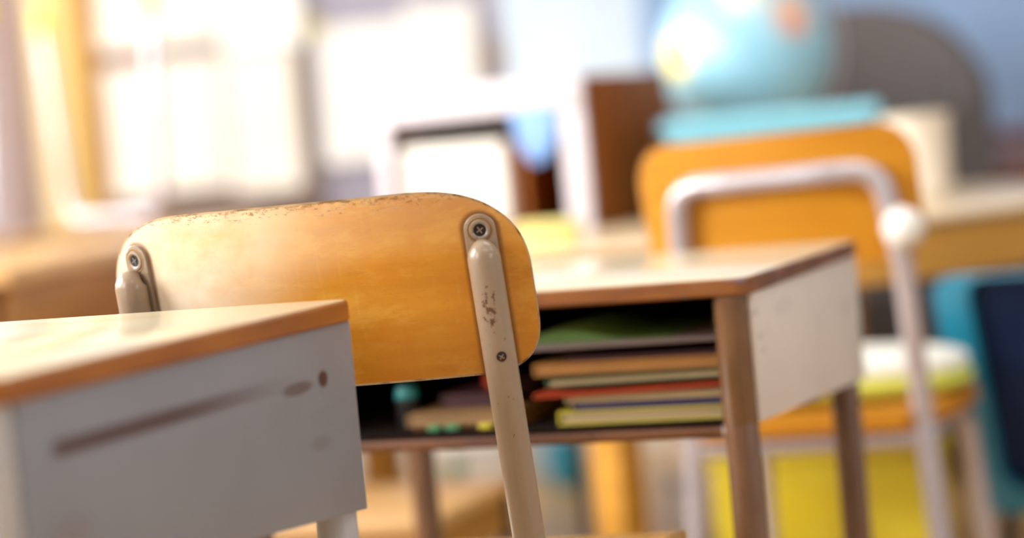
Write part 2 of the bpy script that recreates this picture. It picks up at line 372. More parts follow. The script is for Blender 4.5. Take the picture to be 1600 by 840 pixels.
# window frames out of view, with thin clear panes
M_glass = bpy.data.materials.new('window_glass'); M_glass.use_nodes = True
nt = M_glass.node_tree; nt.nodes.clear()
ou = nt.nodes.new('ShaderNodeOutputMaterial'); mx = nt.nodes.new('ShaderNodeMixShader'); tr = nt.nodes.new('ShaderNodeBsdfTransparent'); gl = nt.nodes.new('ShaderNodeBsdfGlossy')
mx.inputs[0].default_value = 0.06; gl.inputs['Roughness'].default_value = 0.02
nt.links.new(tr.outputs[0], mx.inputs[1]); nt.links.new(gl.outputs[0], mx.inputs[2]); nt.links.new(mx.outputs[0], ou.inputs[0])
obj('added_blind', B((XR + 0.045, -0.4, 1.61), (0.004, 1.79, 1.47)), M_white, added_win, False)  # unseen blind added behind the right-hand fill lamp
obj('pane', B((XR + 0.085, -0.4, 1.61), (0.006, 1.76, 1.42)), M_glass, added_win, False)  # unseen pane of the added window
for i, (a, b) in enumerate(win):
    bm = NB()
    for y in (a + 0.025, (a + b) / 2, b - 0.025): box(bm, (XL - 0.085, y, 1.805), (0.05, 0.05, 1.95))
    for z in (0.855, 1.61, 2.755): box(bm, (XL - 0.085, (a + b) / 2, z), (0.05, b - a, 0.05))
    f = struct('window_%d' % (i + 1), bm, M_post_y)
    if i < 2:
        bl = obj('added_blind', B((XL - 0.045, (a + b) / 2, 1.805), (0.004, b - a - 0.01, 1.94)), M_white, f, False)  # unseen blind added to keep direct sun out of the front windows
    obj('pane', B((XL - 0.085, (a + b) / 2, 1.805), (0.006, b - a - 0.04, 1.89)), M_glass, f, False)

# wooden post against the back wall, at the left of the picture
o = obj('trim_1', B((-1.095, 5.972, 1.45), (0.115, 0.05, 2.896), 0.006), M_post_y, None); o['kind'] = 'structure'
o = obj('trim_2', B((-1.014, 5.978, 1.45), (0.046, 0.04, 2.896), 0.004), M_post_o, None); o['kind'] = 'structure'
o = obj('trim_3', B((-1.222, 5.982, 1.45), (0.016, 0.03, 2.896), 0.002), M_post_o, None); o['kind'] = 'structure'

# ------------------------------------------------------------------ wall things
t = thing('pinboard', 'brown pinboard behind cream paper sheets on lavender back wall', 'pinboard', (-0.745, 5.985, 0.69))
obj('board', B((0, 0, 0.42), (0.56, 0.014, 0.84)), M_cork, t, False)
obj('frame', B((0, -0.002, -0.008), (0.58, 0.022, 0.020)), M_dkwood, t, False)
def sheet(x0, x1, z0, z1, y, label, M, curl=0.006, group=None, tilt=0.0, name='paper_sheet', cat='paper'):
    bm = NB(); nx, nz = 8, 8; w, h = x1 - x0, z1 - z0; V = {}
    for s_, off in ((0, 0.0), (1, 0.0009)):
        for i in range(nx + 1):
            for j in range(nz + 1):
                u, v = i / nx - .5, j / nz - .5
                c = curl * (max(0, -v - 0.1) ** 2) * 8 + curl * 0.3 * math.sin(u * 5 + x0 * 20)
                V[s_, i, j] = bm.verts.new((u * w, -abs(c) - off - 0.0008, v * h))
    for s_ in (0, 1):
        for i in range(nx):
            for j in range(nz): bm.faces.new((V[s_, i, j], V[s_, i + 1, j], V[s_, i + 1, j + 1], V[s_, i, j + 1]))
    ring = [(i, 0) for i in range(nx)] + [(nx, j) for j in range(nz)] + [(i, nz) for i in range(nx, 0, -1)] + [(0, j) for j in range(nz, 0, -1)]
    for k in range(len(ring)):
        a, b = ring[k], ring[(k + 1) % len(ring)]
        bm.faces.new((V[0, a[0], a[1]], V[0, b[0], b[1]], V[1, b[0], b[1]], V[1, a[0], a[1]]))
    o = obj(name, bm, M); tag(o, label, cat, group, ((x0 + x1) / 2, y, (z0 + z1) / 2)); o.rotation_euler = (0, tilt, 0); return o
G = 'cream sheets pinned to the board'
sheet(-1.005, -0.858, 0.755, 1.080, 5.975, 'cream sheet in lower row of pinboard, nearest the yellow post', M_cream, group=G)
sheet(-0.848, -0.688, 0.762, 1.088, 5.975, 'cream sheet in the middle of the lower row on pinboard', M_cream, group=G)
sheet(-0.678, -0.505, 0.742, 1.090, 5.975, 'cream sheet in lower row of pinboard, farthest from the yellow post', M_cream, group=G)
sheet(-0.995, -0.862, 1.128, 1.41, 5.975, 'cream sheet in upper row of pinboard, nearest the yellow post', M_cream, group=G)
sheet(-0.850, -0.690, 1.128, 1.41, 5.975, 'cream sheet in the middle of the upper row on pinboard', M_cream, group=G)
sheet(-0.680, -0.470, 1.098, 1.42, 5.975, 'wide cream sheet in upper row of pinboard, overlapping its right edge', M_white, group=G)
o = obj('red_strip', B((0, 0, 0), (0.075, 0.003, 0.014), 0.001, 1), M_red); tag(o, 'short red tape strip between the two rows of cream sheets', 'tape', None, (-0.915, 5.974, 1.097))
o = obj('sticky_note', B((0, 0, 0), (0.055, 0.003, 0.040), 0.001, 1), M_yelcov); tag(o, 'small yellow sticky note at upper corner of the white wall poster', 'note', None, (-0.452, 5.984, 1.142))
sheet(-0.445, -0.205, 0.79, 1.135, 5.990, 'large white poster on lavender wall, beside the pinboard', M_white, name='wall_poster', cat='poster', tilt=0.01)
sheet(-0.215, -0.035, 0.80, 1.165, 5.985, 'taller white poster overlapping another, above the wooden cubby', M_white, name='wall_poster', cat='poster', tilt=0.005)
sheet(0.030, 0.385, 0.945, 1.32, 5.99, 'pale blue poster on wall between white posters and globe', M_lblue, name='wall_poster', cat='poster', tilt=-0.02)
o = obj('sticky_note', B((0, 0, 0), (0.035, 0.003, 0.060), 0.001, 1), M_tan); tag(o, 'small tan paper tag on wall between white and pale blue posters', 'note', None, (0.005, 5.986, 1.025))
t = thing('notice_board', 'wide plain blue board on back wall behind the globe', 'board', (1.30, 5.985, 0.72))
obj('board', B((0, 0, 0.55), (1.84, 0.016, 1.10)), M_blue, t, False)
obj('frame', B((0, -0.002, -0.010), (1.86, 0.024, 0.022)), M_brown, t, False)

# ------------------------------------------------------------------ student desk
def student_desk(name, label, loc, rz, H, Mtop, Medge, Mpanel, Mleg, Wd=0.575, D=0.46, rear=0.141):
    t = thing(name, label, 'desk', loc, rz, 'student desks')
    th = 0.017
    top = obj('desktop', prism(NB(), rrect(Wd - 0.004, D - 0.004, 0.014), 'z', H - th + 0.002, H, 0.0015), Mtop, t)
    # edge band: ring round the top
    bm = NB(); o_ = rrect(Wd, D, 0.016); i_ = rrect(Wd - 0.0045, D - 0.0045, 0.014)
    R = []
    for (pts, z) in ((o_, H - 0.0025), (i_, H - 0.0002), (i_, H - th), (o_, H - th + 0.002)): R.append([bm.verts.new((p[0], p[1], z)) for p in pts])
    k = len(o_)
    for a in range(4):
        for i in range(k): bm.faces.new((R[a][i], R[a][(i + 1) % k], R[(a + 1) % 4][(i + 1) % k], R[(a + 1) % 4][i]))
    obj('edge_band', bm, Medge, top)
    zb = H - th
    # side panels: enamelled sheet, a little deeper at the rear
    for s in (1, -1):
        x0, x1 = s * (Wd / 2 - 0.008), s * (Wd / 2 - 0.003)
        ol = [(-D / 2 + 0.018, zb), (D / 2 - 0.006, zb), (D / 2 - 0.006, zb - rear), (-D / 2 + 0.018, zb - 0.122)]
        obj('side_panel', prism(NB(), ol, 'x', min(x0, x1), max(x0, x1), 0.0012), Mpanel, t)
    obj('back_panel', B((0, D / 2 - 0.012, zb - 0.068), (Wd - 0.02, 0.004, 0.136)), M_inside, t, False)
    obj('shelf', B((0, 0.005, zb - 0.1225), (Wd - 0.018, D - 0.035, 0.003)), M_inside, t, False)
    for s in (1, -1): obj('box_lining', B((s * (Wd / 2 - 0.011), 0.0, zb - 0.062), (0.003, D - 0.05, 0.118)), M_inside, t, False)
    bar = obj('front_bar', tube(NB(), [(-Wd / 2 + 0.03, -D / 2 + 0.030, zb - 0.131), (Wd / 2 - 0.03, -D / 2 + 0.030, zb - 0.131)], 0.0068, 14), M_bar, t)
    obj('bar_ferrule', tube(NB(), [(Wd / 2 - 0.045, -D / 2 + 0.030, zb - 0.131), (Wd / 2 - 0.028, -D / 2 + 0.030, zb - 0.131)], 0.0076, 14), M_chrome, bar)
    for (sx, sy) in ((1, -1), (-1, -1), (1, 1), (-1, 1)):
        x = sx * (Wd / 2 - 0.0245); y = sy * (D / 2 - 0.020)
        lg = obj('leg', tube(NB(), [(x, y, zb), (x, y, zb - 0.1225), (x, y, zb - 0.124), (x, y, zb - 0.1255), (x, y, 0.012)], 0.0165, 20, radii=[0.0172, 0.0172, 0.0162, 0.0165, 0.0165]), Mleg, t)
        obj('foot_cap', lathe(NB(), [(0, 0), (0.016, 0), (0.0195, 0.004), (0.0195, 0.03), (0.0170, 0.033), (0.0170, 0.030)], 16, (x, y, 0)), M_rub, lg)
    for (y, z) in ((-D / 2 + 0.05, zb - 0.02), (D / 2 - 0.03, zb - 0.02)):
        pass
    return t
PHI2, PHI1 = 0.3628, 0.3873
D2 = (0.0329 + 0.012 * 0.355, 2.5302 + 0.012 * 0.935, 0)
student_desk('student_desk', 'pale-topped student desk with books in its open box, cream side panel', D2, -PHI2, 0.668, M_lam, M_edge, M_panel2, M_leg2, D=0.484)
student_desk('student_desk', 'nearest student desk with scratched grey metal side panel and orange-brown edge', (-0.4850, 1.7472, 0), -PHI1, 0.704, M_lam, M_edge1, M_panel1, M_leg1, D=0.49, rear=0.150)

# things inside the book box, placed in that desk's own frame
R2 = Matrix.Rotation(-PHI2, 3, 'Z')
def inbox(x, y, z): return Vector(D2) + R2 @ Vector((x, y, z))
def book(label, x0, x1, z0, z1, Mc, Mp, depth=0.21, y0=-0.198, rz=0.0, tiltx=0.0, name='book', cat='book', group='books and notebooks in the desk box'):
    w, h = x1 - x0, z1 - z0
    t = thing(name, label, cat, inbox((x0 + x1) / 2, y0 + depth / 2, z0), -PHI2 + rz, group, ry=tiltx)
    ct = min(0.0016, h * 0.16)
    bm = NB(); box(bm, (0, 0, ct / 2), (w, depth, ct)); box(bm, (0, 0, h - ct / 2), (w, depth, ct)); box(bm, (-w / 2 + 0.001, 0, h / 2), (0.002, depth, h - 2 * ct))
    obj('cover', bm, Mc, t, False)
    obj('pages', B((0.001, -0.0006, h / 2), (w - 0.005, depth - 0.005, h - 2 * ct - 0.0004)), Mp, t, False)
    return t
SH = 0.668 - 0.017 - 0.121
book('thick yellow-spined book with pale pages, lowest of the right-hand stack in desk', 0.069, 0.243, SH, SH + 0.0135, M_yelcov, M_pages)
book('navy-covered book lying just above the thick yellow-spined one', 0.085, 0.242, SH + 0.0137, SH + 0.0215, M_navycov, M_navycov, y0=-0.195)
book('cream notebook with yellow left edge under the thin red book', 0.078, 0.243, SH + 0.0217, SH + 0.0292, M_pages, M_pages, y0=-0.197)
book('thin bright red book sloping in middle of the right-hand stack', 0.046, 0.243, SH + 0.0300, SH + 0.0345, M_red, M_red, y0=-0.200, tiltx=-0.020)
book('dark green book with cream pages lying on the thin red one', 0.060, 0.243, SH + 0.0395, SH + 0.0475, M_dgreen, M_pages, y0=-0.199, tiltx=-0.010)
book('orange-brown folder lying on the dark green book', 0.046, 0.244, SH + 0.0495, SH + 0.0615, M_orangecov, M_orangecov, y0=-0.194)
book('plum-dark folder under the grey tray in the desk', 0.078, 0.242, SH + 0.0617, SH + 0.0660, M_plum, M_plum, y0=-0.185)
# grey tray with a green folder slumping on it
o = obj('paper_tray', B((0, 0, 0.003), (0.235, 0.20, 0.006), 0.0015, 1), M_traygrey); tag(o, 'thin grey tray under the green folder in the desk box', 'tray', None, inbox(0.132, -0.09, SH + 0.0745), -PHI2)
o = obj('tray_support', B((0, 0, 0.004), (0.12, 0.12, 0.008)), M_plum); tag(o, 'dark box under the grey tray deep in the desk', 'box', None, inbox(0.150, -0.05, SH + 0.0662), -PHI2)
bm = NB(); nx = 16; V = []
for i in range(nx + 1):
    u = i / nx; h = 0.0012 + 0.017 * max(0.0, math.sin(PI * min(1.0, u * 1.25 + 0.12))) ** 1.3 * (1 - 0.6 * u)
    V.append([bm.verts.new((-0.055 + 0.15 * u, y, z)) for (y, z) in ((-0.085, 0.0), (-0.085, h * 0.75), (-0.04, h), (0.08, h * 0.8), (0.08, 0.0))])
for i in range(nx):
    for k in range(5): bm.faces.new((V[i][k], V[i][(k + 1) % 5], V[i + 1][(k + 1) % 5], V[i + 1][k]))
bm.faces.new(V[0]); bm.faces.new(V[-1][::-1])
o = obj('folder', bm, M_green); tag(o, 'soft green folder bulging on the grey tray in desk', 'folder', None, inbox(0.092, -0.10, SH + 0.0807), -PHI2)
# left stack
book('tan worn book lying flat on the left of the desk box', -0.098, 0.020, SH + 0.0042, SH + 0.0165, M_tan, M_tan, depth=0.2, y0=-0.190)
book('thin orange-brown workbook below the tan worn book', -0.092, 0.024, SH, SH + 0.0040, M_orangecov, M_orangecov, depth=0.19, y0=-0.186)
book('dark plum book lying on the tan one, left in desk', -0.075, 0.010, SH + 0.0167, SH + 0.0310, M_plum, M_plum, depth=0.15, y0=-0.150)
o = obj('glue_pot', lathe(NB(), [(0, 0), (0.014, 0), (0.015, 0.003), (0.015, 0.014), (0.010, 0.018), (0, 0.018)], 20), M_red); tag(o, 'small red glue pot on the dark plum book in desk', 'pot', None, inbox(-0.030, -0.10, SH + 0.0312))
pp = thing('paint_pot', 'small dark pot with teal lid at the left of the desk box', 'pot', inbox(-0.110, -0.155, SH))
obj('body', lathe(NB(), [(0, 0), (0.011, 0), (0.012, 0.003), (0.012, 0.030), (0, 0.030)], 20), M_black, pp)
obj('lid', lathe(NB(), [(0, 0.0302), (0.012, 0.0302), (0.0125, 0.034), (0.010, 0.042), (0, 0.043)], 20), M_tealsm, pp)
for (x, Mx, lb) in ((-0.064, M_mint, 'tiny mint green eraser on front bar side, nearest the teal pot'), (-0.044, M_mint, 'tiny mint green eraser beside the yellow one in desk'), (-0.008, M_yelcov, 'tiny yellow eraser at the front of the desk box')):
    o = obj('eraser', B((0, 0, 0.003), (0.015, 0.008, 0.006), 0.0012, 1), Mx); tag(o, lb, 'eraser', 'erasers in the desk box', inbox(x, -0.197, SH), -PHI2)

# ------------------------------------------------------------------ plywood back rests
def spow(u, p): return max(0.0, 1 - u ** p) ** (1 / p)
def ply_back(hw, ztop, zbot, R, th, ctop, cbot, rec, zc, nl=72, nh=14, ptop=2.4, pbot=2.8):
    """curved back rest: l along the arc, h up, leaning back by rec; returns (faces bm, edge bm)"""
    def topf(l):
        a = abs(l); l0 = hw - ctop[0]
        return ztop if a <= l0 else ztop - ctop[1] * (1 - spow((a - l0) / ctop[0], ptop))
    def botf(l):
        a = abs(l); l0 = hw - cbot[0]
        return zbot if a <= l0 else zbot + cbot[1] * (1 - spow((a - l0) / cbot[0], pbot))
    def P(l, h, off):
        a = l / R
        return Vector((R * math.sin(a) - off * math.sin(a), R * (1 - math.cos(a)) - rec * h + off * math.cos(a), zc + h))
    bm = NB(); G = {}
    ls = [hw * math.sin(PI / 2 * (2 * i / nl - 1)) for i in range(nl + 1)]
    for s_, off in ((0, 0.0), (1, th)):
        for i, l in enumerate(ls):
            t_, b_ = topf(l), botf(l)
            for j in range(nh + 1): G[s_, i, j] = bm.verts.new(P(l, b_ + (t_ - b_) * j / nh, off))
    for s_ in (0, 1):
        for i in range(nl):
            for j in range(nh): bm.faces.new((G[s_, i, j], G[s_, i + 1, j], G[s_, i + 1, j + 1], G[s_, i, j + 1]))
    ring = [(i, 0) for i in range(nl)] + [(nl, j) for j in range(nh)] + [(i, nh) for i in range(nl, 0, -1)] + [(0, j) for j in range(nh, 0, -1)]
    eb = NB()
    # the ply edge: a rounded rim standing a hair proud of the faces
    RR = []
    for k in range(len(ring)):
        a = ring[k]; p, q = ring[k - 1], ring[(k + 1) % len(ring)]
        row = []
        A0, A1 = G[0, a[0], a[1]].co, G[1, a[0], a[1]].co
        tan = (G[0, q[0], q[1]].co - G[0, p[0], p[1]].co)
        nrm = (A1 - A0).normalized(); out = tan.cross(nrm).normalized()
        for (f, o2) in ((-0.0, -0.0015), (0.0, 0.0), (0.18, 0.0011), (0.5, 0.0016), (0.82, 0.0011), (1.0, 0.0), (1.0, -0.0015)):
            row.append(eb.verts.new(A0.lerp(A1, f) + out * o2 - (nrm * 0.0001 if f == 0 else (-nrm * 0.0001 if f == 1 else nrm * 0))))
        RR.append(row)
    k = len(RR)
    for i in range(k):
        for j in range(6): eb.faces.new((RR[i][j], RR[(i + 1) % k][j], RR[(i + 1) % k][j + 1], RR[i][j + 1]))
    return bm, eb, P

def seat_mesh(w, f0, f1, z, th, dish=0.012, roll=0.02, n=20, rc=0.06):
    bm = NB(); G = {}
    for s_ in (0, 1):
        for i in range(n + 1):
            for j in range(n + 1):
                u, v = 2 * i / n - 1, j / n
                f = f0 + (f1 - f0) * v
                e = 2 * v - 1
                ww = w / 2 * (1 - 0.10 * max(0, -e)) * (1 - 0.14 * max(0, (abs(e) - 0.7) / 0.3) ** 2.2)
                fx = f
                h = -dish * (1 - u * u) * math.sin(PI * min(1, v * 1.1)) - roll * max(0, (v - 0.72) / 0.28) ** 2 + roll * 0.5 * max(0, (0.15 - v) / 0.15) ** 2
                G[s_, i, j] = bm.verts.new((u * ww, fx, z + h - s_ * th))
    for s_ in (0, 1):
        for i in range(n):
            for j in range(n): bm.faces.new((G[s_, i, j], G[s_, i + 1, j], G[s_, i + 1, j + 1], G[s_, i, j + 1]))
    ring = [(i, 0) for i in range(n)] + [(n, j) for j in range(n)] + [(i, n) for i in range(n, 0, -1)] + [(0, j) for j in range(n, 0, -1)]
    for k in range(len(ring)):
        a, b = ring[k], ring[(k + 1) % len(ring)]
        bm.faces.new((G[0, a[0], a[1]], G[0, b[0], b[1]], G[1, b[0], b[1]], G[1, a[0], a[1]]))
    return bm

# ------------------------------------------------------------------ the sharp chair
CH = (-0.173, 1.9383, 0.0025); PHC = 0.35; ZS = 0.7459 - 0.0025; REC = 0.16
chair = thing('school_chair', 'sharp plywood school chair with worn beige posts, pushed in between two desks', 'chair', CH, -PHC, 'school chairs', ry=-0.010)
fb, eb, P = ply_back(0.196, 0.0335, -0.1185, 0.45, 0.010, (0.096, 0.070), (0.056, 0.050), REC, ZS)
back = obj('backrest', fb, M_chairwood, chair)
obj('ply_edge', eb, M_plyedge, back)
for s in (-1, 1):
    a = s * 0.16 / 0.45; p0 = P(s * 0.16, 0.0, 0.0)
    down = Vector((0, REC, -1)).normalized(); nor = Vector((math.sin(a), -math.cos(a), 0)); nor = (nor - down * nor.dot(down)).normalized(); xr = down.cross(nor).normalized()
    if xr.x < 0: xr = -xr
    def F(x, dn, n_): return p0 + xr * x + down * dn + nor * n_
    # tube of the post, flattened end starting below the screw, then down past the seat to the floor
    r = 0.0136
    pts = []; rad = []
    for k in range(7):
        q = k / 6 * PI / 2; rad.append(r * max(0.12, math.sin(q)) ** 0.8); pts.append(F(0, 0.0115 + 0.010 * (1 - math.cos(q)), 0.0020 + rad[-1] * 0.86))
    pts += [F(0, 0.06, 0.0020 + r * 0.9), F(0, 0.12, 0.0025 + r), F(0, 0.20, 0.0025 + r)]; rad += [r, r, r]
    knee = F(0, 0.305, 0.0025 + r)
    tail = fillet([F(0, 0.21, 0.0025 + r), knee, Vector((knee.x * 1.06, knee.y - 0.055, 0.016))], 0.08)
    pts += tail; rad += [r] * len(tail)
    post = obj('post', tube(NB(), pts, r, 24, radii=rad), M_post, chair)
    # flat bracket tongue with round top
    bm = NB(); ol = [(0.0130 * math.cos(q), 0.0130 * math.sin(q)) for q in [PI * k / 16 for k in range(17)]] + [(-0.0133, -0.075), (0.0133, -0.075)]
    v0 = [bm.verts.new(F(x, -z, -0.0006)) for x, z in ol]; v1 = [bm.verts.new(F(x, -z, 0.0032)) for x, z in ol]
    v2 = [bm.verts.new(F(x * 0.90, -z * 0.95 if z > 0 else -z, 0.0040)) for x, z in ol]
    K = len(ol); bm.faces.new(v0); bm.faces.new(v2[::-1])
    for i in range(K):
        bm.faces.new((v0[i], v0[(i + 1) % K], v1[(i + 1) % K], v1[i])); bm.faces.new((v1[i], v1[(i + 1) % K], v2[(i + 1) % K], v2[i]))
    obj('bracket', bm, M_post, post)
    Mx = Matrix((xr, down, nor)).transposed().to_4x4() if xr.cross(down).dot(nor) > 0 else Matrix((-xr, down, nor)).transposed().to_4x4()
    # ring and dark recessed screw
    obj('washer', lathe(NB(), [(0.0050, 0.0030), (0.0052, 0.0048), (0.0066, 0.0056), (0.0084, 0.0052), (0.0090, 0.0040), (0.0092, 0.0030)], 28, p0, Mx), M_post, post)
    obj('washer_groove', lathe(NB(), [(0.0090, 0.0041), (0.0096, 0.00445), (0.0104, 0.0044), (0.0108, 0.0039)], 28, p0, Mx), M_tan, post)
    obj('screw', lathe(NB(), [(0.0, 0.0044), (0.0036, 0.0046), (0.0050, 0.0048), (0.0053, 0.0040)], 20, p0, Mx), M_hole, post)
    bm = NB(); 
    for an in (0.5, 2.07):
        bx = NB(); rm = Mx.to_3x3() @ Matrix.Rotation(an, 3, 'Z'); bx.free()
        box(bm, p0 + nor * 0.0048, (0.0062, 0.0011, 0.0006), 0, rot=rm)
    obj('screw_cross', bm, M_slot, post, False)
    p1 = F(0.0015, 0.0994 * 1.0127, 0.0025 + 2 * r)
    obj('screw', lathe(NB(), [(0.0, 0.0008), (0.0030, 0.0010), (0.0041, 0.0004), (0.0044, -0.0030)], 20, p1 - nor * 0.0003, Mx), M_screw, post)
    bm = NB(); 
    for an in (0.9, 2.47): box(bm, p1 + nor * 0.0008, (0.0050, 0.0009, 0.0005), 0, rot=Mx.to_3x3() @ Matrix.Rotation(an, 3, 'Z'))
    obj('screw_cross', bm, M_slot, post, False)
    obj('foot_cap', lathe(NB(), [(0, 0), (0.015, 0), (0.017, 0.004), (0.017, 0.03), (0.0138, 0.032)], 16, (knee.x * 1.06, knee.y - 0.055, 0.0)), M_rub, post)
    # seat rail and front leg
    fl = fillet([Vector((knee.x, knee.y + 0.008, 0.406)), Vector((s * 0.150, 0.36, 0.399)), Vector((s * 0.172, 0.40, 0.016))], 0.06)
    lg = obj('leg', tube(NB(), fl, 0.0125, 18), M_post, chair)
    obj('foot_cap', lathe(NB(), [(0, 0), (0.015, 0), (0.0165, 0.004), (0.0165, 0.03), (0.0128, 0.032)], 16, (s * 0.172, 0.40, 0.0)), M_rub, lg)
obj('seat', seat_mesh(0.40, 0.070, 0.43, 0.433, 0.011, dish=0.010), M_seatwood, chair)
obj('stretcher', tube(NB(), [(-0.150, 0.30, 0.3995), (0.150, 0.30, 0.3995)], 0.009, 14), M_post, chair)

# ------------------------------------------------------------------ the second chair, with a looped tube frame
C2 = (0.3540, 3.0313, 0.004); PH2 = 0.36; Z2 = 0.7066 - 0.004
ch2 = thing('school_chair', 'blurred orange plywood chair with bent steel loop across its back', 'chair', C2, -PH2, 'school chairs', ry=-0.0167)
fb, eb, P2 = ply_back(0.186, 0.084, -0.092, 0.60, 0.011, (0.050, 0.055), (0.050, 0.050), REC, Z2, nl=48, nh=10, ptop=2.2, pbot=2.2)
b2 = obj('backrest', fb, M_chair2wood, ch2); obj('ply_edge', eb, M_plyedge, b2)
r = 0.0140
def L2(l, h): 
    p = P2(l, h, 0.0); a = l / 0.60; return Vector((p.x + math.sin(a) * 0.016, p.y - math.cos(a) * 0.016, p.z))
side = []
def legp(s): 
    a = L2(s * 0.152, -0.30); return [a, Vector((s * 0.176, a.y - 0.035, 0.014))]
core = [legp(-1)[1], legp(-1)[0], L2(-0.136, -0.10), L2(-0.123, 0.028), L2(-0.05, 0.028), L2(0.06, 0.028), L2(0.138, 0.028), L2(0.152, -0.10), legp(1)[0], legp(1)[1]]
path = fillet(core, [0, 0.08, 0.1, 0.075, 0.15, 0.15, 0.075, 0.1, 0.08, 0], 12)
fr = obj('loop_frame', tube(NB(), path, r, 18), M_chrome, ch2)
for l in (-0.055, 0.072): obj('rivet_strap', tube(NB(), [L2(l - 0.006, 0.028), L2(l + 0.006, 0.028)], 0.0150, 16), M_chrome, fr)
for s in (-1, 1):
    lp = legp(s)[1]
    obj('foot_cap', lathe(NB(), [(0, 0), (0.0145, 0), (0.016, 0.004), (0.016, 0.03), (0.013, 0.032)], 14, (lp.x, lp.y, 0.0)), M_rub, fr)
    fl = fillet([Vector((s * 0.153, 0.045, 0.378)), Vector((s * 0.150, 0.37, 0.378)), Vector((s * 0.168, 0.415, 0.014))], 0.05)
    lg = obj('leg', tube(NB(), fl, r, 16), M_chrome, ch2)
    obj('foot_cap', lathe(NB(), [(0, 0), (0.0145, 0), (0.016, 0.004), (0.016, 0.03), (0.013, 0.032)], 14, (s * 0.168, 0.415, 0.0)), M_rub, lg)
obj('stretcher', tube(NB(), [(-0.155, 0.05, 0.378), (0.155, 0.05, 0.378)], 0.012, 14), M_chrome, ch2)
obj('seat', seat_mesh(0.345, 0.03, 0.42, 0.413, 0.026, dish=0.004, roll=0.012), M_chair2wood, ch2)
wball = obj('white_ball', lathe(NB(), [(0.027 * math.sin(PI * k / 14), -0.027 * math.cos(PI * k / 14)) for k in range(15)], 20, (0.163, 0.0, Z2 - 0.050)), M_white, ch2); wball['label'] = 'round white ball'  # plain white ball fixed beside the loop tube

# cushion on that seat
def superblob(w, d, h, n=28, m=14, p=2.6, zb=0.0):
    bm = NB(); rings = []
    def sg(v, e): return math.copysign(abs(v) ** e, v)
    for j in range(m + 1):
        ph = -PI / 2 + PI * j / m; row = []
        for i in range(n):
            th = 2 * PI * i / n
            x = w / 2 * sg(math.cos(ph), 2 / p) * sg(math.cos(th), 2 / p); y = d / 2 * sg(math.cos(ph), 2 / p) * sg(math.sin(th), 2 / p); z = h / 2 * sg(math.sin(ph), 2 / p)
            row.append(bm.verts.new((x, y, z + h / 2 + zb)))
        rings.append(row)
    for j in range(m):
        for i in range(n): bm.faces.new((rings[j][i], rings[j][(i + 1) % n], rings[j + 1][(i + 1) % n], rings[j + 1][i]))
    bmesh.ops.remove_doubles(bm, verts=bm.verts[:], dist=1e-5)
    return bm
Rc = Matrix.Rotation(-PH2, 3, 'Z')
def on2(x, y, z): return Vector(C2) + Rc @ Vector((x, y, z))
cu = thing('cushion', 'rounded white and lime cushion on seat of the loop-framed chair', 'cushion', on2(-0.008, 0.27, 0.411), -PH2)
obj('cover', superblob(0.36, 0.22, 0.050, zb=0.018), M_whitecl, cu)
obj('underside', superblob(0.37, 0.23, 0.044), M_lime, cu)

# ------------------------------------------------------------------ oval table
RT = (0.24, 4.07, 0)
rt_ = thing('oval_table', 'oval wooden table with cream top carrying the globe and cubby', 'table', RT)
OV = Matrix.Diagonal((1.19, 1.0, 1.0, 1.0))
obj('tabletop', lathe(NB(), [(0, 0.632), (0.668, 0.632), (0.676, 0.636), (0.678, 0.642), (0.674, 0.648), (0.668, 0.650), (0, 0.650)], 96, mtx=OV), M_roundtop, rt_)
obj('apron', lathe(NB(), [(0.656, 0.553), (0.664, 0.556), (0.666, 0.631), (0.640, 0.631), (0.640, 0.556), (0.656, 0.553)], 96, mtx=OV), M_roundapron, rt_)
for a in (math.radians(-102), math.radians(45), math.radians(165)):
    obj('leg', B((0, 0, 0), (0.058, 0.058, 0.628), 0.006, 2, Matrix.Rotation(PI / 4 + 0.05, 3, 'Z')), M_roundapron, rt_).location = (0.52 * math.cos(a), 0.52 * math.sin(a), 0.315)

# cubby on the table
cb = thing('cubby', 'small wooden cubby with white front rail and dark brown side on table', 'cubby', (0.147, 4.0, 0.65), -0.46)
w_, d_, h_ = 0.40, 0.38, 0.262
obj('side', B((-0.008, d_ / 2, h_ / 2), (0.016, d_, h_), 0.002), M_brown, cb)
obj('side', B((-w_ + 0.008, d_ / 2, h_ / 2), (0.016, d_, h_), 0.002), M_brown, cb)
obj('top', B((-w_ / 2, d_ / 2, h_ - 0.008), (w_ - 0.034, d_, 0.015), 0.002), M_brown, cb)
obj('bottom', B((-w_ / 2, d_ / 2, 0.008), (w_ - 0.034, d_, 0.015), 0.002), M_brown, cb)
obj('back', B((-w_ / 2, d_ - 0.006, h_ / 2), (w_ - 0.034, 0.010, h_ - 0.034)), M_brown, cb)
bm = NB(); box(bm, (-w_ / 2, -0.006, h_ - 0.027), (w_, 0.012, 0.054), 0.002)
fr_ = obj('front_rail', bm, M_lavpaint, cb); fr_['label'] = 'white front rail'
obj('front_stile', B((-0.021, -0.006, h_ / 2 - 0.028), (0.042, 0.012, h_ - 0.057), 0.002), M_lavpaint, cb)['label'] = 'white front stile'
obj('front_stile', B((-w_ + 0.012, -0.006, h_ / 2 - 0.028), (0.024, 0.012, h_ - 0.057), 0.002), M_lavpaint, cb)['label'] = 'white front stile'
obj('divider', B((-0.135, d_ / 2 - 0.01, h_ / 2), (0.012, d_ - 0.05, h_ - 0.034)), M_brown, cb)
Rk = Matrix.Rotation(-0.46, 3, 'Z')
def oncub(x, y, z): return Vector((0.147, 4.0, 0.65)) + Rk @ Vector((x, y, z))
wb = thing('storage_box', 'white lidded box inside the wooden cubby on oval table', 'box', oncub(-0.266, 0.084, 0.0155), -0.46)
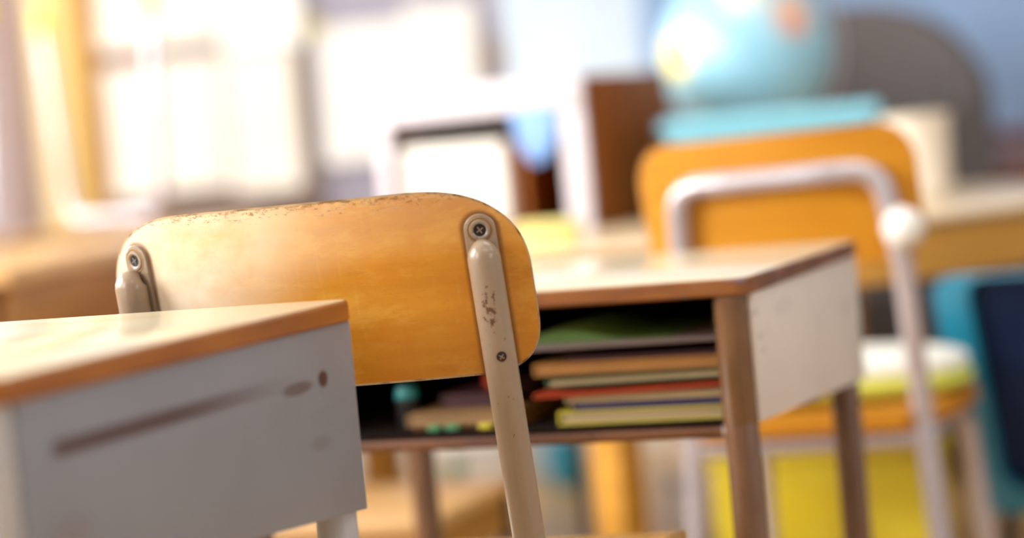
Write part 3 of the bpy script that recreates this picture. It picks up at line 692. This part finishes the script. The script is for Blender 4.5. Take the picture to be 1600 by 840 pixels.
obj('body', B((0, 0, 0.068), (0.20, 0.15, 0.136), 0.004), M_white, wb); obj('lid', B((0, 0, 0.143), (0.208, 0.158, 0.013), 0.003), M_white, wb)
bm = NB(); V = []
for i in range(13):
    u = i / 12; x = -0.045 + 0.09 * u; wv = 0.004 * math.sin(u * 18)
    V.append([bm.verts.new((x * (1 - 0.25 * k / 6), wv * (k / 6) - 0.004 - (0.001 if s_ else 0), -0.095 * (k / 6) * (1 - 0.35 * (2 * u - 1) ** 2))) for s_ in (0, 1) for k in (range(7) if s_ == 0 else range(6, -1, -1))])
for i in range(12):
    for k in range(14): bm.faces.new((V[i][k], V[i][(k + 1) % 14], V[i + 1][(k + 1) % 14], V[i + 1][k]))
bm.faces.new(V[0]); bm.faces.new(V[-1][::-1])
o = obj('cloth', bm, M_ballblue); tag(o, 'light blue cloth hanging from the white rail of the cubby', 'cloth', None, oncub(-0.088, -0.012, 0.215), -0.46)

# globe on its stand
gl_ = thing('globe', 'large pale blue desk globe on stand behind the sky blue tub', 'globe', (0.478, 4.50, 0.65))
gs = obj('sphere', lathe(NB(), [(0.165 * math.sin(PI * k / 32), -0.165 * math.cos(PI * k / 32)) for k in range(33)], 48), M_globe, gl_)
gs.location = (0, 0, 0.288); gs.rotation_euler = (0.0, 0.35, 0.0)
arc = [(0.181 * math.sin(q + 0.35), 0.0, 0.288 + 0.181 * math.cos(q + 0.35)) for q in [PI * k / 24 for k in range(25)]]
obj('meridian', tube(NB(), arc, 0.006, 10), M_chrome, gl_)
obj('stand', lathe(NB(), [(0, 0), (0.095, 0), (0.10, 0.006), (0.095, 0.014), (0.03, 0.028), (0.016, 0.05), (0.014, 0.112), (0, 0.112)], 32), M_dkwood, gl_)

# sky-blue tub in front of it
tb = thing('storage_tub', 'sky blue lidded storage tub on oval table before the globe', 'tub', (0.462, 4.10, 0.65), 0.0)
obj('body', B((0, 0, 0.073), (0.352, 0.14, 0.146), 0.012, 3), M_tub, tb)
obj('lid', B((0, 0, 0.159), (0.376, 0.160, 0.026), 0.009, 3), M_tub, tb)

# cream mug
mg = thing('pot', 'cream pot at the right of oval table by blue board', 'pot', (0.705, 4.02, 0.65))
obj('body', lathe(NB(), [(0, 0), (0.048, 0), (0.054, 0.006), (0.057, 0.125), (0.060, 0.142), (0.056, 0.143), (0.053, 0.12), (0.049, 0.010), (0, 0.008)], 32), M_creamcup, mg)
obj('rim', lathe(NB(), [(0.0585, 0.134), (0.0615, 0.138), (0.0615, 0.1425), (0.0565, 0.1435)], 32), M_creamcup, mg)
# yellow card box
yb = thing('card_box', 'small yellow card box on near edge of the oval table', 'box', (0.060, 3.55, 0.65), -0.2)
obj('body', B((0, 0, 0.014), (0.088, 0.07, 0.028), 0.003), M_card, yb); obj('lid', B((0, 0, 0.033), (0.093, 0.075, 0.010), 0.003), M_card, yb)

# charcoal tub chair behind the table
ac = thing('tub_chair', 'charcoal rounded tub chair behind oval table and globe', 'armchair', (0.70, 5.17, 0))
def arcwall(r0, r1, z0, z1, a0, a1, n=40):
    bm = NB(); V = []
    for i in range(n + 1):
        u = i / n; a = a0 + (a1 - a0) * u; e = abs(2 * u - 1)
        zt = z1 - 0.24 * max(0, (e - 0.25) / 0.75) ** 1.6
        c, s = math.cos(a), math.sin(a)
        V.append([bm.verts.new(q) for q in ((r0 * c, r0 * s, z0), (r0 * c, r0 * s, zt - 0.03), ((r0 + .02) * c, (r0 + .02) * s, zt), ((r1 - .02) * c, (r1 - .02) * s, zt), (r1 * c, r1 * s, zt - 0.03), (r1 * c, r1 * s, z0))])
    for i in range(n):
        for k in range(6): bm.faces.new((V[i][k], V[i][(k + 1) % 6], V[i + 1][(k + 1) % 6], V[i + 1][k]))
    bm.faces.new(V[0]); bm.faces.new(V[-1][::-1]); return bm
def basewall():
    bm = NB(); V = []
    for i in range(41):
        a = -0.36 + (PI + 0.72) * i / 40; c, q = math.cos(a), math.sin(a)
        V.append([bm.verts.new(p) for p in ((0.284 * c, 0.284 * q, 0.14), (0.284 * c, 0.284 * q, 0.56), (0.372 * c, 0.372 * q, 0.56), (0.372 * c, 0.372 * q, 0.14))])
    for i in range(40):
        for k in range(4): bm.faces.new((V[i][k], V[i][(k + 1) % 4], V[i + 1][(k + 1) % 4], V[i + 1][k]))
    bm.faces.new(V[0]); bm.faces.new(V[-1][::-1]); return bm
obj('backrest', arcwall(0.285, 0.37, 0.56, 1.045, -0.35, PI + 0.35), M_grey, ac)
obj('base_panel', basewall(), M_dkwood, ac)
obj('seat', lathe(NB(), [(0, 0.16), (0.27, 0.16), (0.282, 0.18), (0.282, 0.42), (0.26, 0.445), (0, 0.455)], 32), M_grey, ac)
for k in range(4):
    a = PI / 4 + k * PI / 2; obj('leg', lathe(NB(), [(0, 0), (0.014, 0), (0.022, 0.155), (0, 0.155)], 14, (0.22 * math.cos(a), 0.22 * math.sin(a), 0)), M_dkwood, ac)

# low dark cabinet along the back wall
kb = thing('low_cabinet', 'long low dark brown cabinet under the blue board', 'cabinet', (1.55, 5.79, 0))
obj('body', B((0, 0, 0.315), (1.55, 0.38, 0.58), 0.004), M_dkwood, kb)
obj('plinth', B((0, 0.02, 0.012), (1.50, 0.33, 0.024)), M_black, kb)
obj('top', B((0, -0.01, 0.622), (1.60, 0.41, 0.034), 0.006), M_brown, kb)
for k in range(4):
    x = -0.575 + k * 0.383
    dr = obj('door', B((x, -0.198, 0.315), (0.37, 0.016, 0.56), 0.003), M_dkwood, kb)
    obj('knob', lathe(NB(), [(0, 0), (0.012, 0.003), (0.012, 0.014), (0, 0.018)], 14, (x + (0.15 if k % 2 == 0 else -0.15), -0.206, 0.40), Matrix.Rotation(PI / 2, 4, 'X')), M_chrome, dr)

# ------------------------------------------------------------------ left table with an upturned chair on it
lt = thing('long_table', 'long wooden table on the left carrying an upturned chair', 'table', (-0.70, 3.30, 0), -0.11)
Lw, Ll = 1.10, 1.76
obj('tabletop', B((-Lw / 2, Ll / 2, 0.687), (Lw, Ll, 0.026), 0.006), M_tablewood, lt)
ap = NB(); box(ap, (-0.022, Ll / 2, 0.618), (0.02, Ll - 0.07, 0.110)); 
obj('apron', ap, M_apron, lt, False)
obj('apron', B((-Lw / 2, 0.022, 0.618), (Lw - 0.07, 0.02, 0.110)), M_apron, lt, False)
obj('apron', B((-Lw + 0.022, Ll / 2, 0.618), (0.02, Ll - 0.07, 0.110)), M_apron, lt, False)
obj('apron', B((-Lw / 2, Ll - 0.022, 0.618), (Lw - 0.07, 0.02, 0.110)), M_apron, lt, False)
for (x, y) in ((-0.065, 0.065), (-Lw + 0.065, 0.065), (-0.065, Ll - 0.065), (-Lw + 0.065, Ll - 0.065)):
    obj('leg', B((x, y, 0.3365), (0.06, 0.06, 0.673), 0.004), M_apron, lt)
uc = thing('upturned_chair', 'upturned chair with pale tube legs pointing up on long table', 'chair', (-0.85, 4.78, 0.70), 0.0)
ux = Vector((-0.84, -0.54, 0)).normalized(); uy = Vector((-0.66, 0.75, 0)).normalized()
base = Vector((0.165, -0.08, 0))
for k, sgn in enumerate((0, 1)):
    p = base + ux * (0.345 * sgn)
    ft = p + Vector((0.020, 0, 0.435))
    q = p + uy * 0.34
    pts_ = fillet([ft, p + Vector((0, 0, 0.030)), q + Vector((0, 0, 0.030)), q + Vector((-0.02, 0.0, 0.43))], 0.055)
    lg = obj('side_frame', tube(NB(), pts_, 0.0135, 16), M_chrome, uc)
    for e in (pts_[0], pts_[-1]):
        c = obj('foot_cap', lathe(NB(), [(0, -0.01), (0.016, -0.01), (0.018, 0.0), (0.018, 0.022), (0.012, 0.03), (0, 0.03)], 16, e), M_lime, lg); c['label'] = 'yellow-green foot cap'
bm = NB(); sp = [base + ux * -0.03 + uy * 0.0, base + ux * 0.375 + uy * 0.0, base + ux * 0.375 + uy * 0.33, base + ux * -0.03 + uy * 0.33]
prism(bm, [(p.x, p.y) for p in sp], 'z', 0.002, 0.0155, 0.003); obj('seat', bm, M_seatwood, uc)

# ------------------------------------------------------------------ low things seen below the desk
lo = thing('low_bench', 'low wooden bench seen under the sharp chair and its desk', 'bench', (-0.132, 3.01, 0), -0.33)
lw_, ll_ = 0.62, 0.33
obj('tabletop', B((-lw_ / 2, ll_ / 2, 0.330), (lw_, ll_, 0.020), 0.005), M_tablewood, lo)
obj('apron', B((-0.018, ll_ / 2, 0.293), (0.018, ll_ - 0.05, 0.052)), M_apron, lo, False)
obj('apron', B((-lw_ / 2, 0.018, 0.293), (lw_ - 0.05, 0.018, 0.052)), M_apron, lo, False)
for (x, y) in ((-0.012, ll_ - 0.012), (-lw_ + 0.03, ll_ - 0.03), (-lw_ + 0.03, 0.03), (-0.03, 0.03)):
    obj('leg', B((x, y, 0.160), (0.018, 0.018, 0.320), 0.002), M_black, lo)
ps = thing('pedestal_stool', 'black stool on a thin pole under the oval table', 'stool', (0.086, 4.0, 0))
obj('pole', tube(NB(), [(0, 0, 0.012), (0, 0, 0.49)], 0.008, 14), M_black, ps)
obj('base', lathe(NB(), [(0, 0), (0.13, 0), (0.13, 0.006), (0.03, 0.016), (0, 0.018)], 32), M_black, ps)
obj('seat', lathe(NB(), [(0, 0.485), (0.12, 0.485), (0.14, 0.495), (0.14, 0.515), (0.12, 0.525), (0, 0.525)], 32), M_black, ps)
st = thing('storage_box', 'white storage box with green label end on floor by back wall', 'box', (-0.085, 5.64, 0), 0.0)
obj('body', B((0, 0, 0.05), (0.25, 0.22, 0.10), 0.006), M_white, st); obj('lid', B((0, 0, 0.107), (0.26, 0.23, 0.014), 0.004), M_white, st)
obj('end_label', B((-0.095, -0.111, 0.05), (0.035, 0.003, 0.06)), M_mint, st, False)
bg = thing('school_bag', 'small cyan and lilac bag standing on the floor beyond low bench', 'bag', (0.080, 5.42, 0), 0.2)
obj('body', superblob(0.085, 0.10, 0.150, p=3.2), M_cyan, bg); obj('flap', superblob(0.088, 0.104, 0.050, p=3.0, zb=0.118), M_lblue, bg)
obj('handle', tube(NB(), fillet([(-0.025, 0, 0.16), (-0.02, 0, 0.19), (0.02, 0, 0.19), (0.025, 0, 0.16)], 0.015), 0.004, 10), M_black, bg)
bt = thing('glint_shape', 'small white and blue shape standing in for a chrome highlight beyond the desk', 'glint_shape', (0.285, 4.70, 0))  # solid shape modelled in place of a highlight on a chrome tube
obj('body', lathe(NB(), [(0, 0), (0.018, 0), (0.020, 0.006), (0.020, 0.072), (0.012, 0.086), (0, 0.086)], 24), M_white, bt)
obj('glint_middle', lathe(NB(), [(0, 0.086), (0.012, 0.086), (0.011, 0.104), (0, 0.104)], 20), M_glintblue, bt)
obj('glint_top', lathe(NB(), [(0, 0.104), (0.014, 0.106), (0.018, 0.118), (0.014, 0.130), (0, 0.134)], 20), M_white, bt)
cr_ = thing('crate', 'bright yellow plastic crate on floor under the loop-framed chair', 'crate', (0.455, 3.640, 0), -0.08)
bm = NB(); w_, d_, h_ = 0.345, 0.22, 0.315
for (c, s) in (((0, -d_ / 2, h_ / 2), (w_, 0.006, h_)), ((0, d_ / 2, h_ / 2), (w_, 0.006, h_)), ((-w_ / 2, 0, h_ / 2), (0.006, d_, h_)), ((w_ / 2, 0, h_ / 2), (0.006, d_, h_)), ((0, 0, 0.004), (w_, d_, 0.008))): box(bm, c, s, 0.0015, 1)
obj('body', bm, M_yellow, cr_)
bm = NB()
for (c, s) in (((0, -d_ / 2 - 0.003, h_ - 0.01), (w_ + 0.02, 0.014, 0.02)), ((0, d_ / 2 + 0.003, h_ - 0.01), (w_ + 0.02, 0.014, 0.02)), ((-w_ / 2 - 0.003, 0, h_ - 0.01), (0.014, d_, 0.02)), ((w_ / 2 + 0.003, 0, h_ - 0.01), (0.014, d_, 0.02))): box(bm, c, s, 0.003, 1)
obj('rim', bm, M_yellow, cr_)

# teal child's chair under the table on the right
tc_ = thing('plastic_chair', "small teal plastic child's chair with black legs pushed under table", 'chair', (0.775, 3.36, 0), -0.55)
def shell(w, z0, z1, rec=0.28):
    bm = NB(); ol = rrect(w, z1 - z0, 0.035, 8, 0, (z0 + z1) / 2); inn = rrect(w - 0.105, z1 - z0 - 0.045, 0.03, 8, 0, (z0 + z1) / 2 + 0.018)
    def Y(z): return -rec * (z - z0 - 0.06)
    A = [bm.verts.new((x, Y(z) + 0.012, z)) for x, z in ol]; A2 = [bm.verts.new((x * 1.0, Y(z) - 0.006, z)) for x, z in ol]; I = [bm.verts.new((x, Y(z) - 0.010, z)) for x, z in inn]; I2 = [bm.verts.new((x, Y(z) + 0.010, z)) for x, z in inn]; I3 = [bm.verts.new((x, Y(z) + 0.020, z)) for x, z in inn]
    k = len(ol)
    for P_, Q_ in ((A, A2), (A2, I), (I, I2), (I2, I3), (I3, A)):
        for i in range(k): bm.faces.new((P_[i], P_[(i + 1) % k], Q_[(i + 1) % k], Q_[i]))
    pb = NB(); f0 = [pb.verts.new((x, Y(z) + 0.010, z)) for x, z in inn]; f1 = [pb.verts.new((x, Y(z) + 0.014, z)) for x, z in inn]
    pb.faces.new(f0); pb.faces.new(f1[::-1])
    for i in range(k): pb.faces.new((f0[i], f0[(i + 1) % k], f1[(i + 1) % k], f1[i]))
    return bm, pb
rim_, pan_ = shell(0.32, 0.205, 0.565)
obj('backrest_rim', rim_, M_teal, tc_); obj('backrest', pan_, M_tealshade, tc_)
obj('seat', seat_mesh(0.31, 0.03, 0.30, 0.262, 0.010, dish=0.008), M_teal, tc_)
for (x, y) in ((-0.12, 0.02), (0.12, 0.02), (-0.12, 0.26), (0.12, 0.26)):
    obj('leg', tube(NB(), [(x * 0.9, y * 0.9 + 0.02, 0.245), (x * 1.08, y, 0.0)], 0.011, 14), M_black, tc_)
print('planks', nplank)
